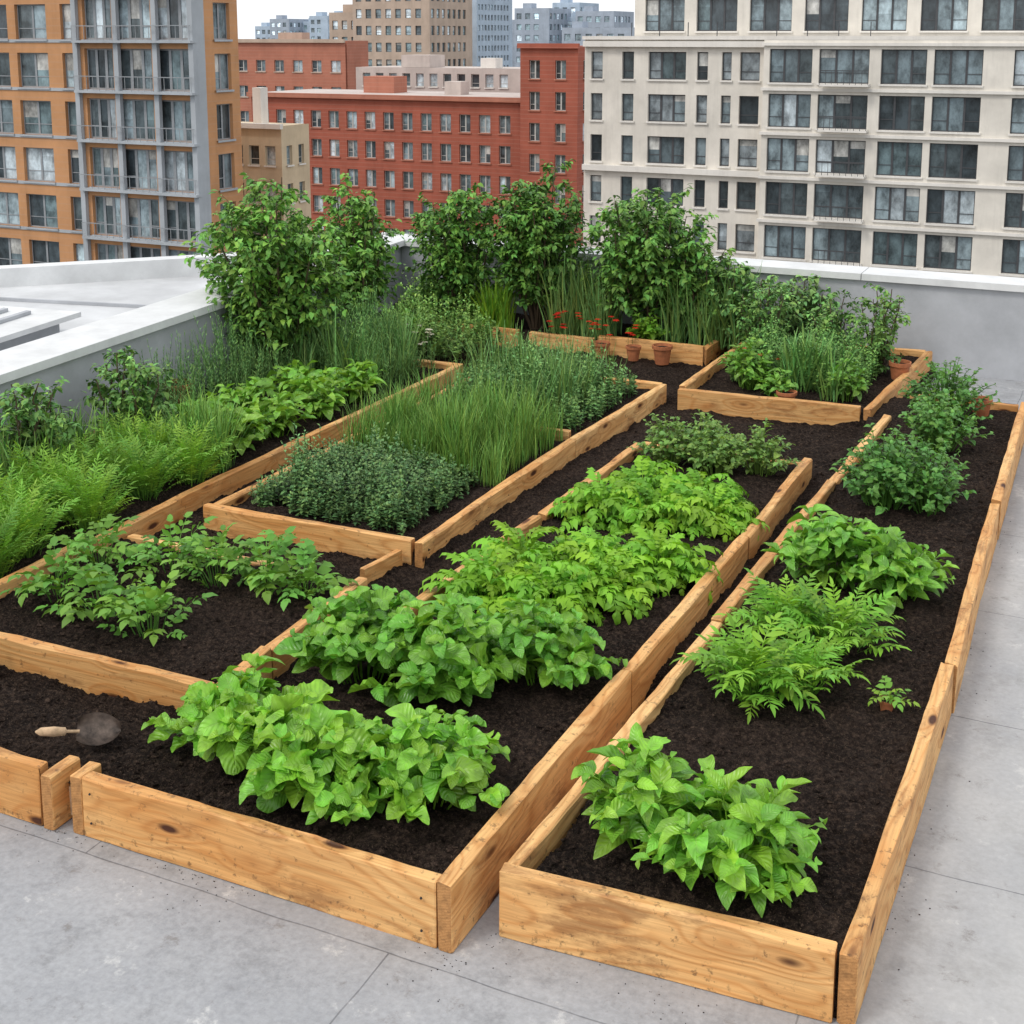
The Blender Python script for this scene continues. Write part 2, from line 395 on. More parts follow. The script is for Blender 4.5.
class Fol:
    def __init__(s): s.V=[];s.F=[];s.L=[];s.C=[];s.o=0
    def add(s,tm,P,D,UP,S,C):
        tv,tf,tl=tm; P=np.atleast_2d(P).astype(float);n=len(P)
        if n==0: return
        X=norm(np.array(D,float)); Y=norm(np.cross(np.array(UP,float),X)); Z=np.cross(X,Y)
        S=np.array(S,float).reshape(n,1,1)
        V=P[:,None,:]+S*(tv[None,:,0:1]*X[:,None]+tv[None,:,1:2]*Y[:,None]+tv[None,:,2:3]*Z[:,None])
        m=len(tv); F=tf[None]+(np.arange(n)*m)[:,None,None]+s.o
        s.V.append(V.reshape(-1,3)); s.F.append(F.reshape(-1,4)); s.L.append(np.tile(tl,(n,1)))
        s.C.append(np.repeat(np.array(C,float).reshape(n,3),m,0)); s.o+=n*m
    def tube(s,pts,r0,r1,col,k=4):
        pts=np.array(pts,float); n=len(pts); V=[]
        d=np.gradient(pts,axis=0); d=norm(d); ref=np.array((.31,.77,.2)) 
        a=norm(np.cross(d,ref)); b=np.cross(d,a)
        for i in range(n):
            r=r0+(r1-r0)*i/(n-1)
            for j in range(k):
                t=2*math.pi*j/k; V.append(pts[i]+r*(math.cos(t)*a[i]+math.sin(t)*b[i]))
        F=[(s.o+i*k+j,s.o+i*k+(j+1)%k,s.o+(i+1)*k+(j+1)%k,s.o+(i+1)*k+j) for i in range(n-1) for j in range(k)]
        s.V.append(np.array(V)); s.F.append(np.array(F)); s.L.append(np.tile((0.,5.,0.),(n*k,1))); s.C.append(np.tile(col,(n*k,1))); s.o+=n*k
    def build(s,name,mat,loc=(0,0,0),rot=0,parent=None):
        V=np.concatenate(s.V).astype(np.float32);F=np.concatenate(s.F).astype(np.int32)
        L=np.concatenate(s.L).astype(np.float32);C=np.clip(np.concatenate(s.C),.003,.9).astype(np.float32)
        me=bpy.data.meshes.new(name); me.vertices.add(len(V)); me.vertices.foreach_set('co',V.ravel())
        me.loops.add(F.size); me.loops.foreach_set('vertex_index',F.ravel())
        me.polygons.add(len(F)); me.polygons.foreach_set('loop_start',np.arange(0,F.size,4,dtype=np.int32))
        try: me.polygons.foreach_set('loop_total',np.full(len(F),4,dtype=np.int32))
        except Exception: pass
        me.polygons.foreach_set('use_smooth',np.ones(len(F),dtype=bool))
        a=me.attributes.new('Col','FLOAT_COLOR','POINT'); a.data.foreach_set('color',np.concatenate([C,np.ones((len(C),1),np.float32)],1).ravel())
        b=me.attributes.new('luv','FLOAT_VECTOR','POINT'); b.data.foreach_set('vector',L.ravel())
        me.materials.append(mat); me.update(calc_edges=True); me.validate()
        o=bpy.data.objects.new(name,me); o.location=loc; o.rotation_euler=(0,0,rot)
        return link(o,parent)
def shade(base,n,v=.22,h=.12):
    b=np.array(base)*np.array((1.30,1.17,.95)); k=1+rng.uniform(-v,v,(n,1)); hh=rng.uniform(-h,h,(n,1))
    return b*k*np.concatenate([1+hh*1.6,np.ones((n,1)),1-hh],1)
TB=[leaf_t(8,6,w,.92,c,f,wv,.55,sd,ph) for w,c,f,wv,sd,ph in ((.32,.7,.45,.20,.04,0),(.35,1.3,-.25,.22,-.06,1),(.30,1.7,.40,.16,.07,2),(.36,.2,.55,.25,0,3),(.32,1.0,.6,.2,-.08,4))]
TP=[leaf_t(8,4,w,.85,c,f,wv,.8,sd,ph) for w,c,f,wv,sd,ph in ((.24,.8,.45,.14,.05,0),(.28,1.3,.28,.18,-.07,1),(.23,1.8,.5,.12,.05,2),(.26,.3,.6,.15,-.03,3))]
TM_=[leaf_t(3,2,w,.85,c,.3,.1,.8) for w,c in ((.3,.6),(.34,1.1))]
TS=[leaf_t(3,2,w,.8,c,.3,.0,.8) for w,c in ((.24,.6),(.30,1.1))]
TR=[leaf_t(2,2,.34,.8,.5,.3,0,.7),leaf_t(2,2,.28,.8,1.0,.3,0,.7)]
TN=[leaf_t(2,1,.08,.8,.3,0,0,.7)]
TG=[leaf_t(6,1,.012,.3,c,0,0,.5,sd) for c,sd in ((.15,.03),(.5,-.05),(.9,.08),(.3,0))]
TD=[frond_t(9,.24,.10,c,.5,2,.1,.25) for c in (.3,.6,1.0)]
TL=[frond_t(7,.34,.24,c,1.2,3,.4,.25) for c in (1.3,1.8,2.4)]
TT=[frond_t(7,.36,.14,c,.6,3,.2,.25) for c in (.4,.8,1.4)]         # spiky upright
TC=[frond_t(4,.42,.3,c,.8) for c in (.8,1.4)]
def bez(a,b,c,t): return (1-t)**2*a+2*t*(1-t)*b+t*t*c
def broad(name,x,y,rx,ry,h,nsh,nl,ls,col,TM=TB,mat=None,z=.175,sp=.55):
    f=Fol(); z0=z
    ph0=U(0,6); P=[[] for _ in TM];D=[[] for _ in TM];UP=[[] for _ in TM];S=[[] for _ in TM];W=[[] for _ in TM]
    for i in range(nsh):
        phi=ph0+i*2.39996+U(-.35,.35); rho=math.sqrt((i+.5)/nsh)*U(.8,1.12)
        tip=np.array((rx*rho*math.cos(phi),ry*rho*math.sin(phi),h*(1-sp*rho**2.2)*U(.68,1.2)))
        base=np.array((tip[0]*.3,tip[1]*.3,-.02)); ctl=np.array((tip[0]*.55,tip[1]*.55,tip[2]*.9))
        pts=[bez(base,ctl,tip,t) for t in np.linspace(0,1,6)]
        f.tube(pts,.005,.002,np.array(col)*np.array((1.2,1.0,.8)))
        out=np.array((math.cos(phi),math.sin(phi),0)); vig=U(.8,1.15)
        for j in range(nl):
            t=.35+.65*j/(nl-1); pos=bez(base,ctl,tip,t)
            az=phi+j*2.4+U(-.5,.5); el=U(-.25,.6)+.5*t*(1-rho)
            d=np.array((math.cos(az)*math.cos(el),math.sin(az)*math.cos(el),math.sin(el)))+out*rho*.7
            k=random.randrange(len(TM)); s=ls*vig*U(.5,1.18)*(1-.45*max(0,t-.75)/.25)
            P[k].append(pos);D[k].append(d);UP[k].append((U(-.6,.6)+out[0]*.3,U(-.6,.6)+out[1]*.3,1));S[k].append(s)
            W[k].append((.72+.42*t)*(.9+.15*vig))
    for k,tm in enumerate(TM):
        n=len(P[k]); 
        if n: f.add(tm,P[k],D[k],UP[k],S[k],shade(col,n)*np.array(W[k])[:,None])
    return f.build(name,mat or M_leaf,(x,y,z0),0)
def feather(name,x,y,r,h,nf,L,col,TM=TD,z=.175,mat=None,spread=1.0):
    f=Fol(); TMn=len(TM); P=[[] for _ in TM];D=[[] for _ in TM];UP=[[] for _ in TM];S=[[] for _ in TM]
    for i in range(nf):
        phi=i*2.39996+U(-.4,.4); q=math.sqrt((i+.5)/nf); rb=r*q*.55
        el=math.radians(88-62*q*spread)+U(-.2,.2)
        hz=U(0,.65)*h*(1-.5*q)
        b=np.array((rb*math.cos(phi),rb*math.sin(phi),0)); pos=b+np.array((0,0,hz))
        if hz>.05: f.tube([b*.6,b*.8+np.array((0,0,hz*.5)),pos],.004,.0025,np.array(col)*.9,3)
        k=random.randrange(TMn)
        P[k].append(pos);D[k].append((math.cos(phi)*math.cos(el),math.sin(phi)*math.cos(el),math.sin(el)))
        UP[k].append((-math.cos(phi)*math.sin(el)+U(-.4,.4),-math.sin(phi)*math.sin(el)+U(-.4,.4),math.cos(el)+.3));S[k].append(L*U(.6,1.25))
    for k,tm in enumerate(TM):
        n=len(P[k])
        if n: f.add(tm,P[k],D[k],UP[k],S[k],shade(col,n,.28,.12))
    return f.build(name,mat or M_fine,(x,y,z))
def patch(name,x0,x1,y0,y1,h,N,m,ls,col,TM,z=.175,lean=.25,el=.5,edge=.5,bot=.15,clump=1.0):
    f=Fol(); xs=rng.uniform(x0,x1,N); ys=rng.uniform(y0,y1,N)
    ex=np.minimum(np.minimum(xs-x0,x1-xs)/((x1-x0)/2),np.minimum(ys-y0,y1-ys)/((y1-y0)/2))
    hn=np.array([noise.noise(Vector((a*3.3,b*3.3,h*9)))+.5*noise.noise(Vector((a*8,b*8,h*9))) for a,b in zip(xs,ys)])
    hh=h*(1-edge*(1-np.clip(ex*2.2,0,1))**1.5)*(1+.6*clump*hn)*rng.uniform(.7,1.15,N)
    la=rng.uniform(0,6.283,N); lm=rng.uniform(0,lean,N)
    cx,cy=(x0+x1)/2,(y0+y1)/2
    P=[];D=[];S=[];K=[]
    for i in range(N):
        tip=np.array((math.cos(la[i])*lm[i],math.sin(la[i])*lm[i],1))*hh[i]
        b=np.array((xs[i]-cx,ys[i]-cy,0))
        f.tube([b,b+tip*np.array((.3,.3,.5)),b+tip],.0028,.0014,np.array(col)*.8,3)
        t=np.linspace(bot,1,m)
        pos=b+tip*np.stack([t**1.6,t**1.6,t],1); az=la[i]+np.arange(m)*2.1+rng.uniform(-.5,.5,m); e=el+rng.uniform(-.4,.4,m)+.5*(t>.9)
        P.append(pos);D.append(np.stack([np.cos(az)*np.cos(e),np.sin(az)*np.cos(e),np.sin(e)],1)); S.append(ls*rng.uniform(.65,1.15,m)*(1-.45*t**3))
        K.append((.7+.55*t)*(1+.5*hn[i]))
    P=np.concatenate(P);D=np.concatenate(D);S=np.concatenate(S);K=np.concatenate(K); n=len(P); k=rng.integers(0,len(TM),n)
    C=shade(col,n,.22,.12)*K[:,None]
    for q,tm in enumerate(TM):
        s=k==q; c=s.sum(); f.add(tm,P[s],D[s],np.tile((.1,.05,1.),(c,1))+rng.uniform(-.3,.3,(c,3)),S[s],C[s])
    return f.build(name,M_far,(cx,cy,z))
def grass(name,x0,x1,y0,y1,h,N,col,z=.175,lean=.3,wd=1.0,TM=TG,tuft=.02,per=14):
    f=Fol(); nt_=max(1,N//per)
    tx=rng.uniform(x0,x1,nt_);ty=rng.uniform(y0,y1,nt_); idx=rng.integers(0,nt_,N)
    cx,cy=(x0+x1)/2,(y0+y1)/2
    P=np.stack([tx[idx]-cx+rng.normal(0,tuft,N),ty[idx]-cy+rng.normal(0,tuft,N),np.zeros(N)],1)
    a=rng.uniform(0,6.283,N); l=rng.uniform(0,lean,N)
    D=np.stack([np.cos(a)*l,np.sin(a)*l,np.ones(N)],1); UP=np.stack([-np.cos(a),-np.sin(a),np.full(N,.3)],1)
    th=np.array([1+.5*noise.noise(Vector((tx[i]*4,ty[i]*4,h))) for i in idx])
    S=h*rng.uniform(.6,1.12,N)*th; k=rng.integers(0,len(TM),N); C=shade(col,N,.3,.15)
    for q,tm in enumerate(TM):
        s=k==q; tv=tm[0].copy(); tv[:,1]*=wd; f.add((tv,tm[1],tm[2]),P[s],D[s],UP[s],S[s],C[s])
    return f.build(name,M_far,(cx,cy,z))
def shrub(name,x,y,w,h,nst,ntw,nl,ls,col,z=.17,TM=TS,bare=.25,bark=(.10,.07,.045)):
    f=Fol(); P=[];D=[];K=[]
    for i in range(nst):
        phi=i*2.4+U(-.4,.4); q=math.sqrt((i+.5)/nst)
        tip=np.array((w*.42*q*math.cos(phi),w*.42*q*math.sin(phi),h*(.95-.28*q*q)*U(.82,1.04)))
        b=np.array((.05*q*math.cos(phi),.05*q*math.sin(phi),0)); c=np.array((tip[0]*.6+U(-.04,.04),tip[1]*.6+U(-.04,.04),tip[2]*.45))
        tt=np.linspace(0,1,8); pts=np.array([bez(b,c,tip,t) for t in tt])+rng.normal(0,.008,(8,3))
        f.tube(pts,.014*h**.5,.004,np.array(bark),5); ks=U(.75,1.25)
        for j in range(ntw):
            t=bare+(1-bare)*(j+U(0,1))/ntw; p=bez(b,c,tip,t); az=U(0,6.28); el=U(-.1,1.0)
            ln=w*.30*(1-.45*max(0,t-.4)/.6)*U(.5,1.35)*(min(1,(t-bare)/.2+.55))
            e=p+ln*np.array((math.cos(az)*math.cos(el),math.sin(az)*math.cos(el),math.sin(el)*.8))
            f.tube([p,(p+e)/2+np.array((0,0,.015)),e],.004,.0015,np.array(bark)*.6+np.array(col)*.4,3)
            s=np.linspace(.15,1,nl)[:,None]; P.append(p+(e-p)*s+rng.normal(0,.016,(nl,3)))
            K.append(np.full(nl,ks*U(.8,1.2)))
            aa=az+rng.uniform(-1.6,1.6,nl); ee=rng.uniform(-.7,.5,nl)
            D.append(np.stack([np.cos(aa)*np.cos(ee),np.sin(aa)*np.cos(ee),np.sin(ee)],1))
    P=np.concatenate(P);D=np.concatenate(D);K=np.concatenate(K);n=len(P);k=rng.integers(0,len(TM),n)
    C=shade(col,n,.25,.14)*K[:,None]; S=ls*rng.uniform(.6,1.2,n)
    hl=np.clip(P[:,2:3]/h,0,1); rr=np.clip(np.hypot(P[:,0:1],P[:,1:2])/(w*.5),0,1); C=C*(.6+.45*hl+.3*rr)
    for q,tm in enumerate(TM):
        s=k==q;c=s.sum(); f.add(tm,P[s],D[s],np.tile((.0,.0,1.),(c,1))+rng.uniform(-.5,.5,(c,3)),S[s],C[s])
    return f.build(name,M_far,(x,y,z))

G1=(.165,.40,.045)
G2=(.125,.335,.04)
G3=(.17,.40,.035)
G5=(.085,.18,.068)
# middle bed
broad('spinach_plant',-3.06,3.99,.36,.28,.33,36,8,.14,G1)
broad('spinach_plant',-2.66,3.90,.35,.27,.32,36,8,.14,G1)
broad('spinach_plant',-2.26,4.04,.34,.33,.29,36,8,.13,G1)
broad('spinach_plant',-2.98,4.80,.36,.33,.35,36,8,.14,G2)
broad('spinach_plant',-2.58,4.80,.35,.33,.38,36,8,.14,G2)
broad('spinach_plant',-2.24,5.10,.33,.30,.30,32,8,.125,G2)
for (x,y,r) in ((-2.80,5.72,.24),(-2.50,5.75,.26),(-2.28,6.02,.2),(-2.78,6.1,.24),(-2.42,6.25,.24),(-2.13,6.38,.2)):
    feather('celery_plant',x,y,r,.28,85,.19,G3,TL)
for (x,y,r) in ((-2.72,7.1,.26),(-2.40,7.15,.26),(-2.10,7.25,.22),(-2.6,7.45,.25),(-2.25,7.5,.22)):
    feather('lettuce_plant',x,y,r,.26,75,.19,(.16,.38,.035),TL)
for (x,y) in ((-2.7,8.2),(-2.35,8.15),(-2.5,8.42),(-2.1,8.3)):
    broad('oregano_plant',x,y,.27,.2,.31,50,9,.055,(.15,.30,.075),TM_)
# right bed
broad('pepper_plant',-1.40,4.14,.29,.29,.32,30,7,.15,G1,TP)
broad('pepper_plant',-1.07,4.08,.32,.32,.30,32,7,.15,G1,TP)
feather('tomato_plant',-1.36,5.33,.2,.30,75,.19,(.15,.36,.04),TT,spread=.8)
feather('tomato_plant',-1.16,5.48,.17,.24,50,.17,(.15,.36,.04),TT,spread=.8)
feather('tomato_plant',-1.12,5.95,.22,.30,70,.18,(.14,.34,.04),TT,spread=.8)
feather('tomato_plant',-1.37,5.98,.18,.26,55,.17,(.15,.36,.04),TT,spread=.8)
broad('basil_plant',-1.32,6.70,.31,.34,.35,36,7,.14,(.135,.35,.045),TP)
broad('basil_plant',-.97,6.66,.29,.34,.30,34,7,.135,(.135,.35,.045),TP)
broad('mint_plant',-1.27,8.02,.31,.42,.44,75,10,.065,(.08,.24,.05),TM_)
broad('mint_plant',-1.0,8.1,.27,.4,.38,60,10,.06,(.08,.24,.05),TM_)
broad('mint_plant',-1.12,9.3,.34,.32,.38,70,10,.06,(.10,.27,.06),TM_)
broad('mint_plant',-1.15,10.0,.38,.36,.46,80,10,.06,(.08,.23,.05),TM_)
# bed C seedlings
for (x,y,r) in ((-4.8,4.85,.2),(-4.45,4.78,.22),(-4.12,4.72,.2),(-4.9,5.25,.18),(-4.5,5.35,.22),(-4.2,5.35,.22),(-3.92,5.4,.2),(-3.68,5.38,.14)):
    feather('tomato_seedling',x,y,r,.34,26,.15,(.12,.29,.05),TC,spread=.8)
feather('tomato_seedling',-4.72,4.02,.15,.16,14,.12,(.12,.27,.05),TC)
# bed D
patch('thyme_patch',-4.75,-3.65,6.35,7.35,.28,640,20,.042,G5,TR,edge=.6)
grass('chives_patch',-4.7,-3.55,7.35,8.4,.38,5200,(.12,.26,.055),lean=.3,wd=.8,per=30,tuft=.03)
patch('savory_patch',-4.7,-3.5,8.6,9.85,.36,620,20,.045,(.11,.24,.08),TN+TR)
grass('onion_patch',-4.7,-3.6,8.7,9.8,.42,1400,(.12,.25,.08),lean=.35)
# bed E
for i in range(18):
    x=-5.38-.27*(i%3)+U(-.06,.06); y=4.45+.43*(i//3)+U(-.1,.1)
    feather('carrot_plant',x,y,.22,.32,120,.22,((.16,.35,.05),(.135,.31,.05),(.18,.38,.06))[(i//3)%3],TD,spread=.55)
grass('garlic_chives',-6.25,-5.3,6.55,7.1,.38,1300,(.14,.30,.07),lean=.35,wd=1.2)
grass('garlic_chives',-6.35,-6.0,4.6,6.6,.42,1200,(.12,.26,.07),lean=.35,wd=1.2)
for (x,y) in ((-6.2,6.1),(-6.15,6.95),(-6.3,5.3)):
    shrub('sage_plant',x,y,.6,.78,11,11,16,.055,(.10,.23,.06),bare=.1)
for (x,y) in ((-5.5,7.2),(-5.85,7.4),(-5.45,7.65),(-5.85,7.9),(-5.45,8.2),(-5.8,8.45),(-5.45,8.7)):
    broad('lettuce_plant',x,y,.27,.27,.28,22,6,.15,(.15,.35,.045),TP,sp=.35)
patch('rosemary_patch',-6.65,-5.3,8.9,9.8,.50,460,34,.05,(.11,.24,.075),TN,el=.9)
grass('lavender_stems',-6.6,-5.35,8.9,9.85,.55,900,(.12,.25,.08),lean=.3)
patch('lavender_patch',-6.6,-6.05,7.3,8.9,.54,300,34,.05,(.115,.25,.08),TN,el=.9)
patch('rosemary_patch',-6.3,-5.2,10.1,11.0,.40,320,30,.05,(.15,.29,.08),TN+TR,el=.8)
# back shrubs
shrub('laurel_shrub',-6.5,9.2,1.4,1.72,18,26,22,.072,(.11,.26,.05),bare=.24)
shrub('laurel_shrub',-6.66,10.75,.9,1.56,13,24,20,.068,(.105,.25,.05),bare=.22)
shrub('laurel_shrub',-6.02,11.6,1.0,1.55,14,24,20,.068,(.10,.245,.05),bare=.28)
shrub('laurel_shrub',-5.20,11.7,1.05,1.72,15,26,20,.072,(.085,.21,.042),bare=.26)
shrub('laurel_shrub',-4.1,11.8,1.25,1.55,16,26,20,.072,(.10,.245,.05),bare=.24)
shrub('laurel_shrub',-3.5,11.85,.75,1.1,8,14,16,.07,(.11,.25,.06))
patch('fern_patch',-6.6,-5.7,11.4,11.9,.45,180,26,.06,(.13,.29,.055),TR)
grass('reed_grass',-5.0,-4.4,11.45,11.9,.62,800,(.15,.29,.10),lean=.4,tuft=.04)
grass('reed_grass',-3.9,-3.1,11.5,12.0,.68,600,(.12,.25,.08),lean=.45,tuft=.04)
shrub('willow_shrub',-3.3,11.85,.7,.85,9,12,20,.07,(.11,.24,.08),bare=.1,TM=TN+TS)
shrub('willow_shrub',-2.75,12.0,.8,.8,9,12,20,.07,(.12,.25,.085),bare=.1,TM=TN+TS)
grass('reed_grass',-5.7,-5.4,11.35,11.6,.45,300,(.17,.37,.04),lean=.25,wd=2)
broad('chard_plant',-4.0,11.45,.2,.15,.3,20,7,.1,(.15,.35,.04),TP)
broad('chard_plant',-5.95,10.5,.25,.2,.3,22,7,.1,(.14,.34,.05),TP)
# bed G
shrub('tarragon_plant',-2.9,11.4,.6,.8,8,10,16,.055,(.11,.25,.07),bare=.1)
shrub('tarragon_plant',-2.3,11.6,.65,.62,8,10,16,.055,(.115,.25,.07),bare=.1)
shrub('tarragon_plant',-1.88,11.4,.6,.8,8,10,16,.055,(.11,.24,.06),bare=.1)
broad('chard_plant',-2.75,10.4,.25,.25,.36,28,7,.1,(.13,.32,.05),TP)
grass('leek_patch',-2.5,-2.0,10.2,10.9,.42,420,(.12,.27,.08),lean=.6,wd=2,tuft=.04)
patch('dill_patch',-2.95,-1.85,10.45,11.4,.42,320,26,.045,(.12,.27,.075),TN+TR)
broad('chard_plant',-1.95,10.35,.2,.2,.3,22,7,.09,(.12,.30,.05),TP)
broad('chard_plant',-2.45,10.15,.2,.15,.2,18,7,.09,(.13,.31,.05),TP)

# ------------------------------------------------------------------ pots, debris
def pot(name,x,y,z,r,h,rot=(0,0,0)):
    prof=[(.0,0),(.68,0),(.9,.82),(1.02,.82),(1.02,1.0),(.9,1.0),(.84,.85),(.0,.83)]
    n=20; vs=[];fs=[]
    for k in range(n):
        a=2*math.pi*k/n
        for (q,w) in prof: vs.append((r*q*math.cos(a),r*q*math.sin(a),h*w))
    m=len(prof)
    for k in range(n):
        for j in range(m-1):
            a=k*m+j;b=((k+1)%n)*m+j; fs.append((a,b,b+1,a+1))
    me=bpy.data.meshes.new(name); me.from_pydata(vs,[],fs); me.materials.append(M_terra); me.materials.append(M_soil)
    for i,p in enumerate(me.polygons):
        if i%(m-1)==m-2: p.material_index=1
    o=bpy.data.objects.new(name,me); o.location=(x,y,z); o.rotation_euler=rot; return link(o)
for (x,y,z,r,h) in ((-.80,5.45,.175,.034,.06),(-6.5,7.9,.2,.12,.2),(-6.1,11.1,.12,.1,.17),(-4.3,11.1,.12,.08,.14),(-2.35,10.05,.15,.08,.13),(-1.68,11.2,.15,.09,.18),(-.95,10.4,.15,.08,.15),(-6.75,10.0,.3,.14,.2),(-3.72,11.1,.12,.09,.17),(-4.0,11.12,.12,.07,.13),(-5.6,11.1,.1,.08,.15)):
    pot('clay_pot',x,y,z,r,h)
feather('seedling',-.80,5.45,.03,.06,9,.08,(.16,.33,.05),TC,z=.22)
f=Fol(); TPt=[leaf_t(2,2,.4,.8,.6,.2,0,.6)]
for (cx,cy,n,col) in ((-4.75,11.33,14,(.6,.03,.02)),(-4.2,11.28,10,(.65,.04,.02)),(-5.7,10.2,16,(.75,.72,.6)),(-2.7,10.6,6,(.6,.1,.03)),(-4.5,11.25,8,(.6,.05,.02))):
    for _ in range(n):
        c=np.array((cx+U(-.16,.16),cy+U(-.08,.08),U(.30,.46)))
        a=np.arange(6)*1.047
        f.add(TPt[0],np.tile(c,(6,1)),np.stack([np.cos(a),np.sin(a),np.full(6,.3)],1),np.tile((0,0,1.),(6,1)),np.full(6,.035),np.tile(col,(6,1)))
        f.tube([c-np.array((0,0,.25)),c-np.array((0,0,.1)),c],.002,.002,(.06,.15,.03),3)
f.build('flowers',M_fine)
mb=MB()
for k in range(8):
    x=-3.575+.010*k+U(-.003,.003); w=.011; h=U(.06,.21)
    mb.box(x,x+w-.001,3.60+U(-.01,.01),3.64+U(0,.08),0.02,h)
mb.build('broken_board',[M_splint])
# hand trowel lying on the soil, blade tipped towards the roof side
tr=empty('garden_trowel'); tr.location=(-3.68,3.79,.255); tr.rotation_euler=(math.radians(-10),math.radians(38),math.radians(-55))
mb=MB(); nu,nw=14,10
for side_ in (0,.003):
    for i in range(nu+1):
        u=i/nu; wv=.070*(math.sin(math.pi*min(1,.16+u*.82))**.55 if u<.98 else .12)
        for j in range(nw+1):
            w=-1+2*j/nw; mb.v.append((w*wv,-.02+u*.17,-.04*(1-w*w)*(1-.4*u)-side_)); mb.c.append((1,1,1))
nn_=(nu+1)*(nw+1)
for i in range(nu):
    for j in range(nw):
        a=i*(nw+1)+j; mb.f.append((a,a+1,a+nw+2,a+nw+1)); mb.m.append(0)
        a+=nn_; mb.f.append((a,a+nw+1,a+nw+2,a+1)); mb.m.append(0)
mb.build('blade',[M_rust],tr,True)
mb=MB(); pr=[(.01,.007),(-.04,.007),(-.045,.017),(-.09,.021),(-.14,.017),(-.16,.003)]
for (yy,r) in pr:
    for k in range(8): mb.v.append((r*math.cos(k*.785),-.02+yy,-.022+r*math.sin(k*.785))); mb.c.append((1,1,1))
for i in range(5):
    for k in range(8): mb.f.append((i*8+k,i*8+(k+1)%8,(i+1)*8+(k+1)%8,(i+1)*8+k)); mb.m.append(0)
mb.build('handle',[M_splint],tr,True)

# ------------------------------------------------------------------ roof, parapets
mb=MB(); mb.box(-7.6,14,-8,12.35,-30,0); mb.build('rooftop_deck',[M_roof])
def strip(mb,poly,z0,z1,m=0):
    n=len(poly); i=len(mb.v)
    for z in (z0,z1):
        for (x,y) in poly: mb.v.append((x,y,z)); mb.c.append((1,1,1))
    mb.f.append(tuple(i+k for k in reversed(range(n)))); mb.m.append(m)
    mb.f.append(tuple(i+n+k for k in range(n))); mb.m.append(m)
    for k in range(n):
        k2=(k+1)%n; mb.f.append((i+k,i+k2,i+n+k2,i+n+k)); mb.m.append(m)
par=empty('parapet_wall')
mb=MB()
strip(mb,[(-7.35,12.30),(14,12.30),(14,12.62),(-7.35,12.62)],-.1,.80)
mb.build('wall_face',[M_par],par)
mb=MB(); x=-7.02
while x<14:
    strip(mb,[(x,12.26),(x+2.392,12.26),(x+2.392,12.66),(x,12.66)],.80,.86); x+=2.4
mb.build('coping',[M_cap],par)
par=empty('parapet_wall')
mb=MB(); strip(mb,[(-6.02,0),(-7.06,12.297),(-7.40,12.297),(-6.36,0)],-.1,.80); mb.build('wall_face',[M_par],par)
mb=MB(); strip(mb,[(-5.98,0),(-7.03,12.66),(-7.50,12.66),(-6.45,0)],.803,.863); mb.build('coping',[M_cap],par)
nb=empty('neighbour_roof')
mb=MB(); strip(mb,[(-6.46,0),(-7.3,10.3),(-7.75,12.0),(-10.5,9.2),(-16,8.0),(-16,0)],-30,.55); mb.build('roof_slab',[M_white],nb)
mb=MB(); strip(mb,[(-7.75,12.0),(-7.9,12.16),(-10.62,9.36),(-16,8.2),(-16,8.0),(-10.5,9.2)],-30,.74); mb.build('roof_curb',[M_cap],nb)
mb=MB()
for k in range(4): strip(mb,[(-6.9-.12*k,3+2.2*k),(-6.9-.12*k,3.03+2.2*k),(-12,3.9+1.6*k),(-12,3.87+1.6*k)],.551,.58)
mb.build('roof_seams',[M_par],nb)
hs=empty('roof_skylight')
mb=MB(); strip(mb,[(-7.75,6.7),(-7.95,8.2),(-10.4,7.9),(-10.2,6.4)],.55,.70); mb.build('curb',[M_par],hs)
mb=MB(); strip(mb,[(-7.62,6.55),(-7.85,8.35),(-10.5,8.05),(-10.3,6.25)],.703,.745); mb.build('lid',[M_cap],hs)
mb=MB()
for k in range(9): strip(mb,[(-7.95-.25*k,6.8),(-8.0-.25*k,6.8),(-8.2-.25*k,8.1),(-8.15-.25*k,8.1)],.747,.775)
mb.build('ribs',[M_par],hs)

# ------------------------------------------------------------------ city
def mat_glass():
    m,nt=newmat('window_glass'); N=NT(nt)
    col=N.n('ShaderNodeAttribute',attribute_name='Col').outputs['Color']
    P=N.n('ShaderNodeNewGeometry').outputs['Position']
    a=N.noise(N.mapping(P,(.9,.9,.6)),1.0,4,.7)
    c=N.mix(1.0,col,N.ramp(a,[(.35,.45),(.65,1.7)]),'MULTIPLY')
    N.out(c,.12,None,.6)
    return m
M_glass=mat_glass()
def mat_wall(name,c,brick=False,var=.1):
    m,nt=newmat(name); N=NT(nt)
    P=N.n('ShaderNodeNewGeometry').outputs['Position']
    a=N.noise(P,.35,6,.65)
    lo=tuple(k*(1-var*1.8) for k in c); hi=tuple(k*(1+var) for k in c)
    cc=N.mix(N.ramp(a,[(.3,0.0),(.7,1.0)]),lo,hi)
    st=N.noise(N.mapping(P,(1.2,1.2,.12)),1.0,5,.7)
    cc=N.mix(N.ramp(st,[(.5,0.0),(.75,.3)]),cc,tuple(k*.5 for k in c))
    if brick:
        sz=N.n('ShaderNodeSeparateXYZ'); nt.links.new(P,sz.inputs[0])
        l=N.math('GREATER_THAN',N.math('FRACT',N.math('MULTIPLY',sz.outputs[2],2.2)),.85)
        cc=N.mix(N.math('MULTIPLY',l,.18),cc,(.5,.35,.28))
    N.out(cc,.8,None,.2)
    return m
GL=[(.04,.052,.057),(.055,.072,.08),(.085,.112,.125),(.025,.033,.038),(.14,.178,.195),(.065,.092,.10),(.22,.255,.275)]  # varied pane colours: curtains and reflections painted into the glass
